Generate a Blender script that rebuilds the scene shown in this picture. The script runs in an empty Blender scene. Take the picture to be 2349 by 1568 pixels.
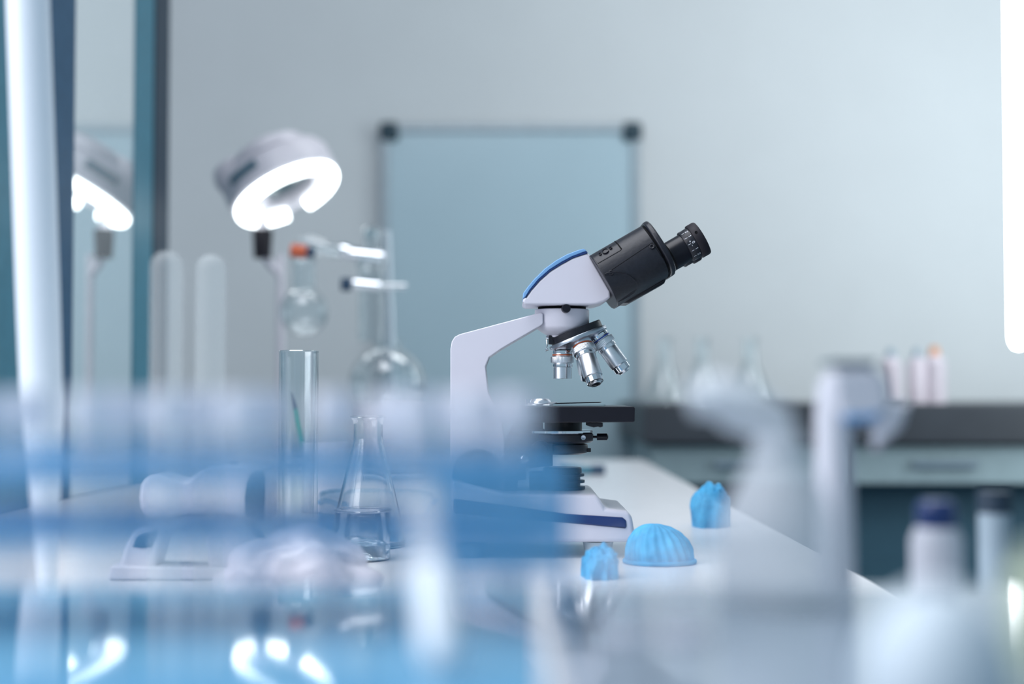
import bpy, bmesh, math, random
from mathutils import Vector, Matrix, noise
R = math.radians
S = bpy.context.scene
COL = S.collection
# ------------------------------------------------------------------ camera
FPX = 3262.0            # focal length in pixels of the 2349 px wide frame (50 mm on 36 mm)
ZC = 0.90               # lens height: 15 cm above the bench top
TILT = R(1.95)
D = 1.337               # focus distance: the microscope
TOP = 0.75              # bench top
LID = 0.82              # tops of the two low boxes in front of the lens
cam = bpy.data.cameras.new('camera')
cam.lens = 50; cam.sensor_width = 36; cam.clip_start = 0.02; cam.clip_end = 60
cam.dof.use_dof = True; cam.dof.focus_distance = D - 0.015; cam.dof.aperture_fstop = 2.5
co = bpy.data.objects.new('camera', cam); COL.objects.link(co)
co.location = (0, 0, ZC); co.rotation_euler = (R(90) + TILT, 0, 0)
S.camera = co
# ------------------------------------------------------------------ light and exposure
S.view_settings.view_transform = 'Standard'; S.view_settings.look = 'None'
S.view_settings.gamma = 1.0; S.view_settings.exposure = 0.5
S.view_settings.use_curve_mapping = False
w = bpy.data.worlds.new('world'); S.world = w; w.use_nodes = True
w.node_tree.nodes['Background'].inputs[0].default_value = (0.55, 0.80, 1.0, 1)
w.node_tree.nodes['Background'].inputs[1].default_value = 0.34
def area(name, loc, aim, sx, sy, power, col):
    l = bpy.data.lights.new(name, 'AREA'); l.shape = 'RECTANGLE'; l.size = sx; l.size_y = sy
    l.energy = power; l.color = col
    o = bpy.data.objects.new(name, l); COL.objects.link(o); o.location = loc
    o.rotation_euler = (Vector(aim) - Vector(loc)).to_track_quat('-Z', 'Y').to_euler()
    return o
area('overhead_area_light', (-0.5, 1.0, 2.62), (-0.3, 1.2, 0), 1.3, 1.3, 24, (0.93, 0.95, 1.0))
area('overhead_area_light', (0.6, 2.7, 2.62), (0.6, 3.7, 0.6), 1.2, 0.6, 9, (0.95, 0.98, 1.0))  # no known fitting here; added to lift the back wall
area('window_light', (-1.7, 0.1, 1.8), (0, 1.5, 0.9), 1.6, 1.4, 30, (0.97, 0.95, 1.0))
area('added_wall_light', (1.75, 2.9, 1.5), (1.15, 4.1, 1.25), 0.5, 1.5, 10.5, (0.88, 0.97, 1.0))  # added lamp without a known source, brightens the wall towards the right
try:
    S.cycles.use_denoising = True
    S.cycles.transparent_max_bounces = 48; S.cycles.max_bounces = 16
    S.cycles.transmission_bounces = 12; S.cycles.sample_clamp_indirect = 8
    S.cycles.caustics_reflective = False; S.cycles.caustics_refractive = False
except Exception: pass

# ------------------------------------------------------------------ materials
def nd(t, k, **kw):
    n = t.nodes.new(k)
    for a, b in kw.items(): setattr(n, a, b)
    return n
def mat(name, col, rough=0.5, metal=0.0, spec=0.5, var=0.06, scale=40, emit=0, trans=0.0, coat=0.0, bump=0.0):
    m = bpy.data.materials.new(name); m.use_nodes = True; t = m.node_tree
    b = t.nodes['Principled BSDF']
    tc = nd(t, 'ShaderNodeTexCoord'); nz = nd(t, 'ShaderNodeTexNoise')
    nz.inputs['Scale'].default_value = scale; nz.inputs['Detail'].default_value = 3
    t.links.new(tc.outputs['Object'], nz.inputs['Vector'])
    cr = nd(t, 'ShaderNodeValToRGB')
    cr.color_ramp.elements[0].position = 0.3; cr.color_ramp.elements[1].position = 0.7
    cr.color_ramp.elements[0].color = tuple(c * (1 - var) for c in col) + (1,)
    cr.color_ramp.elements[1].color = tuple(min(1, c * (1 + var)) for c in col) + (1,)
    t.links.new(nz.outputs['Fac'], cr.inputs['Fac'])
    t.links.new(cr.outputs['Color'], b.inputs['Base Color'])
    b.inputs['Roughness'].default_value = rough; b.inputs['Metallic'].default_value = metal
    b.inputs['Specular IOR Level'].default_value = spec
    b.inputs['Coat Weight'].default_value = coat; b.inputs['Coat Roughness'].default_value = 0.03
    if emit:
        b.inputs['Emission Color'].default_value = tuple(col) + (1,); b.inputs['Emission Strength'].default_value = emit
    if bump:
        bp = nd(t, 'ShaderNodeBump'); bp.inputs['Strength'].default_value = bump; bp.inputs['Distance'].default_value = 0.001
        t.links.new(nz.outputs['Fac'], bp.inputs['Height']); t.links.new(bp.outputs['Normal'], b.inputs['Normal'])
    if trans:                                   # translucent plastic: part of the light goes straight through
        out = t.nodes['Material Output']; tr = nd(t, 'ShaderNodeBsdfTransparent'); mx = nd(t, 'ShaderNodeMixShader')
        tr.inputs[0].default_value = tuple(0.82 + 0.18 * c for c in col) + (1,)
        mx.inputs[0].default_value = trans
        t.links.new(b.outputs[0], mx.inputs[1]); t.links.new(tr.outputs[0], mx.inputs[2]); t.links.new(mx.outputs[0], out.inputs[0])
    return m
def glass(name, col=(1, 1, 1), ior=1.47, rough=0.0):
    m = bpy.data.materials.new(name); m.use_nodes = True; t = m.node_tree
    t.nodes.remove(t.nodes['Principled BSDF'])
    g = nd(t, 'ShaderNodeBsdfGlass'); g.inputs['Color'].default_value = tuple(col) + (1,)
    g.inputs['IOR'].default_value = ior; g.inputs['Roughness'].default_value = rough
    t.links.new(g.outputs[0], t.nodes['Material Output'].inputs[0]); return m
def thin_glass(name, col=(0.93, 0.97, 0.98), base=0.03, edge=0.55, rough=0.02):
    m = bpy.data.materials.new(name); m.use_nodes = True; t = m.node_tree
    t.nodes.remove(t.nodes['Principled BSDF'])
    tr = nd(t, 'ShaderNodeBsdfTransparent'); tr.inputs[0].default_value = tuple(col) + (1,)
    gl = nd(t, 'ShaderNodeBsdfGlossy'); gl.inputs['Roughness'].default_value = rough
    lw = nd(t, 'ShaderNodeLayerWeight'); lw.inputs[0].default_value = 0.35
    mr = nd(t, 'ShaderNodeMapRange'); mr.inputs[3].default_value = base; mr.inputs[4].default_value = edge
    t.links.new(lw.outputs['Facing'], mr.inputs[0])
    mx = nd(t, 'ShaderNodeMixShader'); t.links.new(mr.outputs[0], mx.inputs[0])
    t.links.new(tr.outputs[0], mx.inputs[1]); t.links.new(gl.outputs[0], mx.inputs[2])
    t.links.new(mx.outputs[0], t.nodes['Material Output'].inputs[0]); return m

M = {}
M['wall'] = mat('wall_paint', (0.62, 0.645, 0.655), 0.85, var=0.015, scale=6, bump=0.05)
M['floor'] = mat('floor_vinyl', (0.10, 0.17, 0.22), 0.45, var=0.1, scale=8)
M['ceil'] = mat('ceiling_paint', (0.7, 0.72, 0.74), 0.9, var=0.02, scale=5)
M['white'] = mat('white_enamel', (0.60, 0.59, 0.66), 0.32, spec=0.4, var=0.01, scale=15)
M['bench'] = mat('white_laminate', (0.78, 0.78, 0.80), 0.25, var=0.02, scale=20)
M['black'] = mat('black_enamel', (0.010, 0.011, 0.017), 0.38, spec=0.35, var=0.15, scale=300, bump=0.15)
M['satin'] = mat('black_satin', (0.006, 0.006, 0.011), 0.32, spec=0.3, var=0.1, scale=90)
M['rubber'] = mat('black_rubber', (0.010, 0.008, 0.013), 0.55, spec=0.3, var=0.15, scale=200)
M['darkgap'] = mat('dark_recess', (0.003, 0.003, 0.004), 0.6, spec=0.1)
M['stripe'] = mat('sky_blue_trim', (0.16, 0.34, 0.60), 0.4, var=0.03)
M['navy'] = mat('navy_trim', (0.012, 0.035, 0.14), 0.3, var=0.05)
M['chrome'] = mat('polished_chrome', (0.80, 0.82, 0.85), 0.09, 1.0, var=0.02)
M['alu'] = mat('satin_aluminium', (0.75, 0.77, 0.80), 0.30, 1.0, var=0.03, scale=150)
M['steel'] = mat('brushed_steel', (0.45, 0.50, 0.56), 0.32, 1.0, var=0.05, scale=120)
M['orange'] = mat('orange_band', (0.55, 0.10, 0.02), 0.4)
M['blueband'] = mat('blue_band', (0.02, 0.07, 0.40), 0.4)
M['print'] = mat('white_print', (0.75, 0.77, 0.82), 0.6, var=0.02)
M['lens'] = mat('coated_lens', (0.01, 0.012, 0.02), 0.03, spec=0.9)
M['glass'] = glass('clear_glass')
M['water'] = glass('clear_water', (0.95, 0.98, 1.0), 1.33)
M['thin'] = thin_glass('thin_clear_glass', base=0.05, edge=0.85)
M['rimglass'] = thin_glass('bright_rim_glass', (0.95, 0.98, 0.99), 0.03, 0.6, 0.10)
M['thinblue'] = thin_glass('thin_blue_plastic', (0.45, 0.75, 0.93), 0.06, 0.4, 0.05)
M['clearplastic'] = thin_glass('clear_visor_plastic', (0.90, 0.96, 0.99), 0.06, 0.6, 0.05)
M['frost'] = mat('frosted_plastic', (0.80, 0.82, 0.86), 0.5, var=0.02, trans=0.76)
M['thinfrost'] = mat('faint_frosted_glass', (0.80, 0.84, 0.84), 0.4, var=0.02, trans=0.82)
M['frostcap'] = mat('milky_plastic', (0.80, 0.80, 0.86), 0.45, var=0.02, trans=0.40)
M['rackblue'] = mat('translucent_blue_plastic', (0.17, 0.48, 0.74), 0.3, var=0.04, trans=0.60)
M['boxblue'] = mat('glossy_blue_plastic', (0.15, 0.38, 0.57), 0.04, spec=0.5, var=0.04, scale=10)
M['boxwhite'] = mat('glossy_white_plastic', (0.24, 0.30, 0.36), 0.06, spec=0.5, var=0.03, scale=10)
M['veil'] = mat('milky_bottle_plastic', (0.80, 0.83, 0.87), 0.5, var=0.02, trans=0.45)
M['jarwhite'] = mat('jar_plastic', (0.54, 0.62, 0.68), 0.45, var=0.01)
M['pip'] = mat('bright_white_plastic', (0.80, 0.86, 0.92), 0.35, var=0.01, trans=0.06)
M['cyan'] = mat('blue_nonwoven', (0.08, 0.47, 0.85), 0.6, var=0.3, scale=50, trans=0.3)
M['device'] = mat('white_abs_plastic', (0.60, 0.61, 0.67), 0.35, var=0.01)
M['pouch'] = mat('milky_film', (0.74, 0.72, 0.80), 0.25, var=0.04, trans=0.25)
M['window'] = mat('dark_blue_window', (0.02, 0.07, 0.13), 0.12, var=0.05)
M['board'] = mat('whiteboard_enamel', (0.43, 0.56, 0.62), 0.28, var=0.015, scale=4)
M['boardframe'] = mat('board_aluminium', (0.36, 0.42, 0.46), 0.4, 0.5)
M['boardcorner'] = mat('board_corner_plastic', (0.01, 0.04, 0.06), 0.5)
M['mirror'] = mat('mirror_glass', (0.90, 0.95, 0.96), 0.015, 0.72, var=0.005)
M['slate'] = mat('slate_blue_frame', (0.035, 0.095, 0.17), 0.6, spec=0.25)
M['teal'] = mat('teal_panel', (0.05, 0.19, 0.26), 0.5, spec=0.3)
M['ink'] = mat('dark_seal', (0.012, 0.03, 0.055), 0.6)
M['counter'] = mat('dark_worktop', (0.035, 0.04, 0.05), 0.5, var=0.25, scale=5)
M['drawer'] = mat('grey_green_front', (0.28, 0.36, 0.38), 0.5)
M['dark_infill'] = mat('dark_teal_infill', (0.03, 0.09, 0.13), 0.6)  # under the wall bench this colour stands for shade
M['lit'] = mat('lit_tube', (0.94, 0.98, 1.0), 0.4, emit=7, var=0)
M['lit2'] = mat('lit_ring', (0.92, 0.99, 1.0), 0.4, emit=5, var=0)
M['lampwhite'] = mat('lamp_housing', (0.66, 0.63, 0.68), 0.45)
M['lensgreen'] = thin_glass('magnifier_lens', (0.55, 0.78, 0.80), 0.08, 0.5)
M['redclip'] = mat('orange_clip', (0.75, 0.14, 0.05), 0.4)
M['knob'] = mat('dark_blue_knob', (0.01, 0.05, 0.11), 0.4)
M['pink'] = mat('pale_pink_plastic', (0.62, 0.55, 0.60), 0.5)
M['amber'] = mat('orange_cap', (0.70, 0.32, 0.16), 0.5)
M['lime'] = mat('pale_green_plastic', (0.52, 0.60, 0.46), 0.4, trans=0.15)
M['green'] = mat('green_pen', (0.03, 0.30, 0.25), 0.35)
M['grey'] = mat('grey_plastic', (0.30, 0.38, 0.44), 0.5)
M['slot'] = mat('grey_slot', (0.08, 0.16, 0.21), 0.5)

# ------------------------------------------------------------------ helpers
def P(px, py, Y):
    """the point at distance Y that the lens sees at pixel (px, py)"""
    cx = (px - 1174.5) / FPX; cy = (784.0 - py) / FPX
    dy = math.cos(TILT) - cy * math.sin(TILT); dz = math.sin(TILT) + cy * math.cos(TILT)
    t = Y / dy
    return Vector((cx * t, Y, ZC + dz * t))
def k(Y=D): return Y / FPX
def box(bm, x0, x1, y0, y1, z0, z1):
    m = Matrix.Translation(((x0 + x1) / 2, (y0 + y1) / 2, (z0 + z1) / 2)) @ Matrix.Diagonal((x1 - x0, y1 - y0, z1 - z0, 1))
    bmesh.ops.create_cube(bm, size=1, matrix=m); return bm
def prism(bm, pts, vec):
    """closed polygon of 3-D points extruded by vec"""
    a = [bm.verts.new(p) for p in pts]; b = [bm.verts.new(Vector(p) + Vector(vec)) for p in pts]
    n = len(a); bm.faces.new(a); bm.faces.new(b[::-1])
    for i in range(n): bm.faces.new((a[i], b[i], b[(i + 1) % n], a[(i + 1) % n]))
    bmesh.ops.recalc_face_normals(bm, faces=bm.faces); return bm
def pxprism(bm, pts, half, yc=D):
    return prism(bm, [P(x, y, yc - half) for x, y in pts], (0, 2 * half, 0))
def frame(axis):
    a = Vector(axis).normalized(); u = a.orthogonal().normalized(); return a, u, a.cross(u)
def lathe(bm, prof, org, axis=(0, 0, 1), seg=48, ripple=0, rip=None):
    """profile [(radius, height)] turned about axis; rip = heights between which the radius is knurled"""
    a, u, v = frame(axis); org = Vector(org); rings = []
    for r, h in prof:
        if r < 1e-6: rings.append([bm.verts.new(org + a * h)]); continue
        row = []
        for i in range(seg):
            q = 2 * math.pi * i / seg
            rr = r * (1 - (0.035 if (ripple and i % 2) else 0)) if rip and rip[0] <= h <= rip[1] else r
            row.append(bm.verts.new(org + a * h + (u * math.cos(q) + v * math.sin(q)) * rr))
        rings.append(row)
    for A, B in zip(rings, rings[1:]):
        if len(A) == 1 and len(B) == 1: continue
        for i in range(seg):
            j = (i + 1) % seg
            if len(A) == 1: bm.faces.new((A[0], B[i], B[j]))
            elif len(B) == 1: bm.faces.new((A[i], B[0], A[j]))
            else: bm.faces.new((A[i], B[i], B[j], A[j]))
    bmesh.ops.recalc_face_normals(bm, faces=bm.faces); return bm
def cyl(bm, r, a, b, seg=40, r2=None):
    a = Vector(a); b = Vector(b); L = (b - a).length
    return lathe(bm, [(0, 0), (r, 0), (r if r2 is None else r2, L), (0, L)], a, b - a, seg)
def sweep(bm, pts, rad, seg=16, sq=None):
    pts = [Vector(p) for p in pts]; n = len(pts); rows = []; up = None
    for i, p in enumerate(pts):
        t = (pts[min(i + 1, n - 1)] - pts[max(i - 1, 0)]).normalized()
        if up is None: up = t.orthogonal().normalized()
        up = (up - t * up.dot(t)).normalized(); s = t.cross(up)
        r = rad[i] if isinstance(rad, (list, tuple)) else rad
        rows.append([bm.verts.new(p + (up * math.cos(2 * math.pi * j / seg) + s * math.sin(2 * math.pi * j / seg)) * r) for j in range(seg)])
    for A, B in zip(rows, rows[1:]):
        for j in range(seg): bm.faces.new((A[j], A[(j + 1) % seg], B[(j + 1) % seg], B[j]))
    bm.faces.new(rows[0][::-1]); bm.faces.new(rows[-1])
    bmesh.ops.recalc_face_normals(bm, faces=bm.faces); return bm
def nb(): return bmesh.new()
def wloc(o):
    v = Vector((0, 0, 0))
    while o: v += o.location; o = o.parent
    return v
def obj(name, bm, m, parent=None, bevel=0, seg=3, sub=0, angle=35, label=None):
    me = bpy.data.meshes.new(name)
    if parent: off = wloc(parent)
    else:
        xs = [v.co for v in bm.verts]
        off = Vector(((min(p.x for p in xs) + max(p.x for p in xs)) / 2, (min(p.y for p in xs) + max(p.y for p in xs)) / 2, min(p.z for p in xs)))
    bmesh.ops.translate(bm, verts=bm.verts, vec=-off)
    for f in bm.faces: f.smooth = True
    bm.to_mesh(me); bm.free()
    me.set_sharp_from_angle(angle=R(angle)); me.materials.append(M[m])
    o = bpy.data.objects.new(name, me); COL.objects.link(o)
    if parent: o.parent = parent
    else: o.location = off
    if bevel:
        b = o.modifiers.new('bevel', 'BEVEL'); b.width = bevel; b.segments = seg; b.limit_method = 'ANGLE'; b.angle_limit = R(40); b.harden_normals = True
    if sub:
        s = o.modifiers.new('subdivision', 'SUBSURF'); s.levels = sub; s.render_levels = sub
    if label: o['label'] = label
    return o
def tag(o, label, cat, group=None):
    o['label'] = label; o['category'] = cat
    if group: o['group'] = group
    return o
def thing(name, label, cat, loc, group=None):
    o = bpy.data.objects.new(name, None); COL.objects.link(o); o.location = loc; o.empty_display_size = 0.02
    return tag(o, label, cat, group)
def struct(name, bm, m, **kw):
    o = obj(name, bm, m, **kw); o['kind'] = 'structure'; return o
def dup(root, loc, label=None):
    r = root.copy(); COL.objects.link(r); r.location = loc
    if label: r['label'] = label
    for ch in list(root.children):
        c = ch.copy(); COL.objects.link(c); c.parent = r
        for g in ch.children:
            d = g.copy(); COL.objects.link(d); d.parent = c
    return r

# ------------------------------------------------------------------ the room
struct('wall_back', box(nb(), -2.6, 2.8, 4.15, 4.25, 0, 2.75), 'wall')
struct('floor', box(nb(), -2.6, 2.8, -1.8, 4.25, -0.06, 0), 'floor')
struct('ceiling', box(nb(), -2.6, 2.8, 0.2, 4.25, 2.75, 2.82), 'ceil')

# cabinet with mirrored door on the left
cab = thing('storage_cabinet', 'tall slate blue cabinet with a mirrored glass side at the left edge', 'cabinet', (-0.85, 1.9, 0))
obj('body', box(nb(), -1.10, -0.632, 1.25, 2.53, 0.0, 2.35), 'slate', cab)
obj('side_panel', box(nb(), -0.632, -0.622, 1.25, 1.84, 0.02, 2.33), 'teal', cab, label='teal side panel of the cabinet')
obj('frame_post', box(nb(), -0.632, -0.619, 1.845, 2.00, 0.02, 2.33), 'slate', cab)
obj('mirror_panel', box(nb(), -0.632, -0.620, 2.005, 2.315, 0.06, 2.30), 'mirror', cab, label='tall mirrored glass panel')
obj('frame_post', box(nb(), -0.632, -0.619, 2.32, 2.44, 0.02, 2.33), 'teal', cab, label='teal frame post behind the mirrored panel')
obj('door_seal', box(nb(), -0.632, -0.617, 2.445, 2.545, 0.02, 2.33), 'ink', cab, label='dark vertical edge strip')

# white bench the microscope stands on
tb = thing('lab_bench', 'white laminate laboratory bench that carries the microscope', 'bench', (-0.17, 1.5, 0))
obj('bench_top', box(nb(), -0.615, 0.285, 0.10, 3.10, TOP - 0.035, TOP), 'bench', tb, bevel=0.003)
for lx in (-0.57, 0.24):
    for ly in (0.2, 3.0): obj('leg', box(nb(), lx - 0.025, lx + 0.025, ly - 0.025, ly + 0.025, 0, TOP - 0.035), 'grey', tb)

# whiteboard on the back wall
YB = 4.13
wb = thing('whiteboard', 'pale grey whiteboard with dark corner caps on the back wall', 'whiteboard', (P(1171, 1100, YB).x, YB, P(1171, 1240, YB).z))
x0, x1 = P(893, 300, YB).x, P(1450, 300, YB).x; z1, z0 = P(893, 303, YB).z, P(893, 1230, YB).z
obj('panel', box(nb(), x0, x1, YB - 0.004, YB + 0.019, z0, z1), 'board', wb)
fr = nb(); fw = 0.022
box(fr, x0 - fw, x0, YB - 0.014, YB + 0.019, z0, z1); box(fr, x1, x1 + fw, YB - 0.014, YB + 0.019, z0, z1)
box(fr, x0 - fw, x1 + fw, YB - 0.014, YB + 0.019, z1, z1 + fw); box(fr, x0 - fw, x1 + fw, YB - 0.014, YB + 0.019, z0 - fw, z0)
obj('frame', fr, 'boardframe', wb, bevel=0.003)
for cx in (x0, x1):
    for cz in (z0, z1):
        obj('corner_cap', box(nb(), cx - 0.028, cx + 0.028, YB - 0.022, YB + 0.019, cz - 0.028, cz + 0.028), 'boardcorner', wb, bevel=0.012)

# far bench along the back wall
fb = thing('wall_bench', 'grey laboratory wall bench with a thick dark worktop edge', 'bench', (1.0, 3.7, 0))
zb = P(2000, 926, 3.35).z; zu = P(2000, 1018, 3.35).z; zd = P(2000, 1112, 3.35).z
obj('worktop', box(nb(), 0.31, 2.2, 3.35, 4.145, zu, zb), 'counter', fb, bevel=0.006)
for i, xx in enumerate((0.33, 0.80, 1.27, 1.74)):
    d = obj('drawer', box(nb(), xx, xx + 0.455, 3.38, 3.9, zd, zu - 0.004), 'drawer', fb, bevel=0.004)
    obj('handle', box(nb(), xx + 0.15, xx + 0.30, 3.365, 3.38, (zd + zu) / 2 - 0.006, (zd + zu) / 2 + 0.006), 'steel', d)
obj('dark_infill', box(nb(), 0.31, 2.2, 3.50, 4.14, 0.0, zd - 0.003), 'dark_infill', fb)  # dark block for the open knee space; shade put into its colour

# ------------------------------------------------------------------ the microscope
mk = k()
ms = thing('microscope', 'white and black binocular microscope in focus beside the glass flask', 'microscope', (P(1240, 900, D).x, D, TOP))
# base
basepts = [(1034, 1245), (1034, 1100), (1157, 1132), (1364, 1133), (1372, 1138), (1389, 1165), (1436, 1171), (1446, 1176), (1451, 1190), (1460, 1243)]
base = obj('base', pxprism(nb(), basepts, 0.062), 'white', ms, bevel=0.004, seg=4)
obj('side_stripe', pxprism(nb(), [(1040, 1143), (1160, 1158), (1300, 1178), (1428, 1186), (1437, 1193), (1438, 1210), (1434, 1212), (1300, 1199), (1160, 1188), (1040, 1176)], 0.0635), 'navy', base, bevel=0.002, label='navy stripe along the side of the base')
for fx in (1080, 1372):
    for fy in (-0.045, 0.045):
        c = P(fx, 1243, D + fy); obj('foot', lathe(nb(), [(0, 0), (0.011, 0), (0.014, c.z - TOP + 0.001), (0, c.z - TOP + 0.001)], (c.x, c.y, TOP)), 'grey', ms)
# arm
armpts = [(1033, 1140), (1033, 800), (1036, 783), (1043, 772), (1054, 766), (1241, 716), (1246, 719), (1246, 742), (1242, 746), (1150, 800), (1122, 819), (1114, 840), (1120, 900), (1150, 960), (1157, 1010), (1157, 1140)]
obj('arm', pxprism(nb(), armpts, 0.021), 'white', ms, bevel=0.005, seg=4)
# collar that carries head and nosepiece
cc = P(1289, 710, D); px = mk
def down(l): return [(r * px, -h * px) for r, h in l]
obj('collar', lathe(nb(), down([(0, 0), (61, 0), (62.5, 1.5), (62.5, 30), (61, 33), (60.5, 38), (58, 44), (47, 52), (34, 60), (33, 64), (0, 64)]), cc, seg=72), 'white', ms)
obj('dovetail', lathe(nb(), down([(0, -13), (55, -13), (55, 0.5), (0, 0.5)]), cc, seg=64), 'darkgap', ms, label='dark gap ring under the head')
c = P(1297, 708, D - 0.0265)
kn = obj('clamp_screw', lathe(nb(), [(0, 0), (0.0038, 0), (0.0042, 0.0005), (0.0042, 0.005), (0.0036, 0.0065), (0, 0.0068)], c, (0.12, -1, 0.02), seg=36, ripple=1, rip=(0.0004, 0.0051)), 'satin', ms)
# head
hd = [(1199, 685), (1207, 681), (1217, 666), (1237, 643), (1262, 621), (1288, 605), (1313, 591), (1347, 579.5), (1352, 583), (1400, 667), (1401, 682), (1385, 692), (1366, 698), (1350, 699), (1230, 699), (1202, 699), (1199, 694)]
head = obj('head', pxprism(nb(), hd, 0.033), 'white', ms, bevel=0.0045, seg=5)
outer = [(1199, 684), (1200, 672), (1211, 657), (1224, 641), (1249, 616), (1275, 597), (1300, 583), (1326, 573), (1338, 570), (1343, 572)]
mid = [(1205, 682), (1207, 679), (1216, 664.5), (1235.5, 641), (1260.5, 619), (1286.5, 602.5), (1312, 588.7), (1338, 578.8), (1346.5, 576.3)]
low = [(1206, 681.5), (1217, 666.5), (1237, 643.5), (1262, 621.5), (1288, 605.5), (1313, 591.5), (1348, 580)]
obj('top_trim', pxprism(nb(), outer + mid[::-1], 0.0325), 'stripe', head, bevel=0.001, label='sky blue trim strip over the head')
obj('trim_edge', pxprism(nb(), mid + low[::-1], 0.0334), 'navy', head, label='navy line under the blue trim')
# binocular body: a sloping double housing
eu = Vector((0.866, 0, 0.5)); ev = Vector((0.5, 0, -0.866)); ey = Vector((0, 1, 0))
YF = D - 0.03; O = P(1352, 583, YF); s = YF / FPX
YN = D - 0.048; ON = P(1352, 583, YN); sn_ = YN / FPX
def B(u, v, y=0.0): return O + eu * (u * s) + ev * (v * s) + ey * (y + 0.03)   # y measured from the centre plane
def BN(u, v, y=0.0): return ON + eu * (u * sn_) + ev * (v * sn_) + ey * (y + 0.048)
VTOP, VBOT, YM = 1, 135, 0.058
PROF = [(0, 0.58), (0.02, 0.68), (0.08, 0.79), (0.18, 0.875), (0.30, 0.935), (0.44, 0.98), (0.58, 1.0), (0.70, 0.985), (0.80, 0.93), (0.89, 0.82), (0.96, 0.64), (1.0, 0.36)]
def sect(v0, v1, ymax):
    a = [(v0 + f * (v1 - v0), -ymax * g) for f, g in PROF]
    return a + [(v, -y) for v, y in a[::-1]]
def ysurf(v):
    f = min(1, max(0, (v - VTOP) / (VBOT - VTOP)))
    for (a, ya), (b, yb) in zip(PROF, PROF[1:]):
        if a <= f <= b: return -YM * (ya + (yb - ya) * (f - a) / (b - a))
def BS(u, v, off=0.0): return BN(u, v, ysurf(v) - off)
def hous(u0, u1, v0, v1, ymax, cut=0):
    return prism(nb(), [BN(u0 - 0, v - (cut * max(0, (v - v0) / (v1 - v0) - 0.8) / 0.2), y) for v, y in sect(v0, v1, ymax)], eu * ((u1 - u0) * sn_))
pr = obj('prism_housing', hous(1, 140, VTOP, VBOT, YM), 'black', ms, bevel=0.0008, angle=30)
obj('housing_gap', hous(140, 144, 3, 136, 0.056), 'darkgap', pr)
obj('rim_plate', hous(144, 159, -3, 137, 0.0592), 'black', pr, bevel=0.0018, angle=30)
def patch(outline, off, thick):
    bm = nb(); return prism(bm, [BS(u, v, off) for u, v in outline], ey * thick)
hp_ = nb(); nv_ = 8; rows = []
for i in range(nv_ + 1):
    v = 2 + 26 * i / nv_
    rows.append([hp_.verts.new(BS(3 + 0.08 * v, v, 0.0006)), hp_.verts.new(BS(67, v, 0.0006)), hp_.verts.new(BS(67, v, -0.001)), hp_.verts.new(BS(3 + 0.08 * v, v, -0.001))])
for A, Bq in zip(rows, rows[1:]):
    for q_ in range(4): hp_.faces.new((A[q_], A[(q_ + 1) % 4], Bq[(q_ + 1) % 4], Bq[q_]))
hp_.faces.new(rows[0]); hp_.faces.new(rows[-1][::-1]); bmesh.ops.recalc_face_normals(hp_, faces=hp_.faces)
obj('hinge_plate', hp_, 'black', pr)
g = nb(); sweep(g, [BS(69, v, 0.0001) for v in (2, 6, 10, 14, 18, 22, 27)], 0.0006, 8); obj('step_groove', g, 'darkgap', pr)
g = nb()
for a, b in (((16, 58), (136, 50)), ((136, 50), (138, 92))):
    sweep(g, [BS(a[0] + (b[0] - a[0]) * i / 8, a[1] + (b[1] - a[1]) * i / 8, 0.00005) for i in range(9)], 0.00028, 6)
obj('panel_seam', g, 'darkgap', pr)
def nrm(v):
    t = (BS(0, v + 2) - BS(0, v - 2)).normalized(); n = t.cross(eu); return n if n.y < 0 else -n
for u, v in ((20, 63), (131, 58)):
    obj('screw', lathe(nb(), [(0, 0), (0.0024, 0), (0.0024, 0.0010), (0.0020, 0.0012), (0.0011, 0.0010), (0.0009, 0.0003), (0, 0.0003)], BS(u, v), nrm(v), 24), 'alu' if 0 else 'satin', pr)
for u, rr_ in ((22, 0.0014), (36, 0.0032), (50, 0.0014)):
    obj('adjust_screw', lathe(nb(), [(0, 0), (rr_, 0), (rr_, 0.0012), (rr_ * 0.8, 0.0013), (rr_ * 0.72, 0.0006), (0, 0.0006)], BS(u, 13, 0.0004), nrm(13), 28), 'satin', pr)
bo = [(4, 57), (14, 58), (26, 63), (37, 71), (47, 81), (55, 93), (60, 106), (60, 117), (55, 125), (46, 129), (34, 130), (18, 130), (5, 129)]
obj('hinge_boss', patch(bo, 0.0020, 0.006), 'satin', pr, bevel=0.0006, label='oval dark hinge boss')
obj('lower_ledge', prism(nb(), [BN(8, 130, -0.020), BN(30, 142, -0.018), BN(126, 143, -0.018), BN(138, 134, -0.020)], ey * 0.04), 'satin', pr, bevel=0.002)
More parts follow.
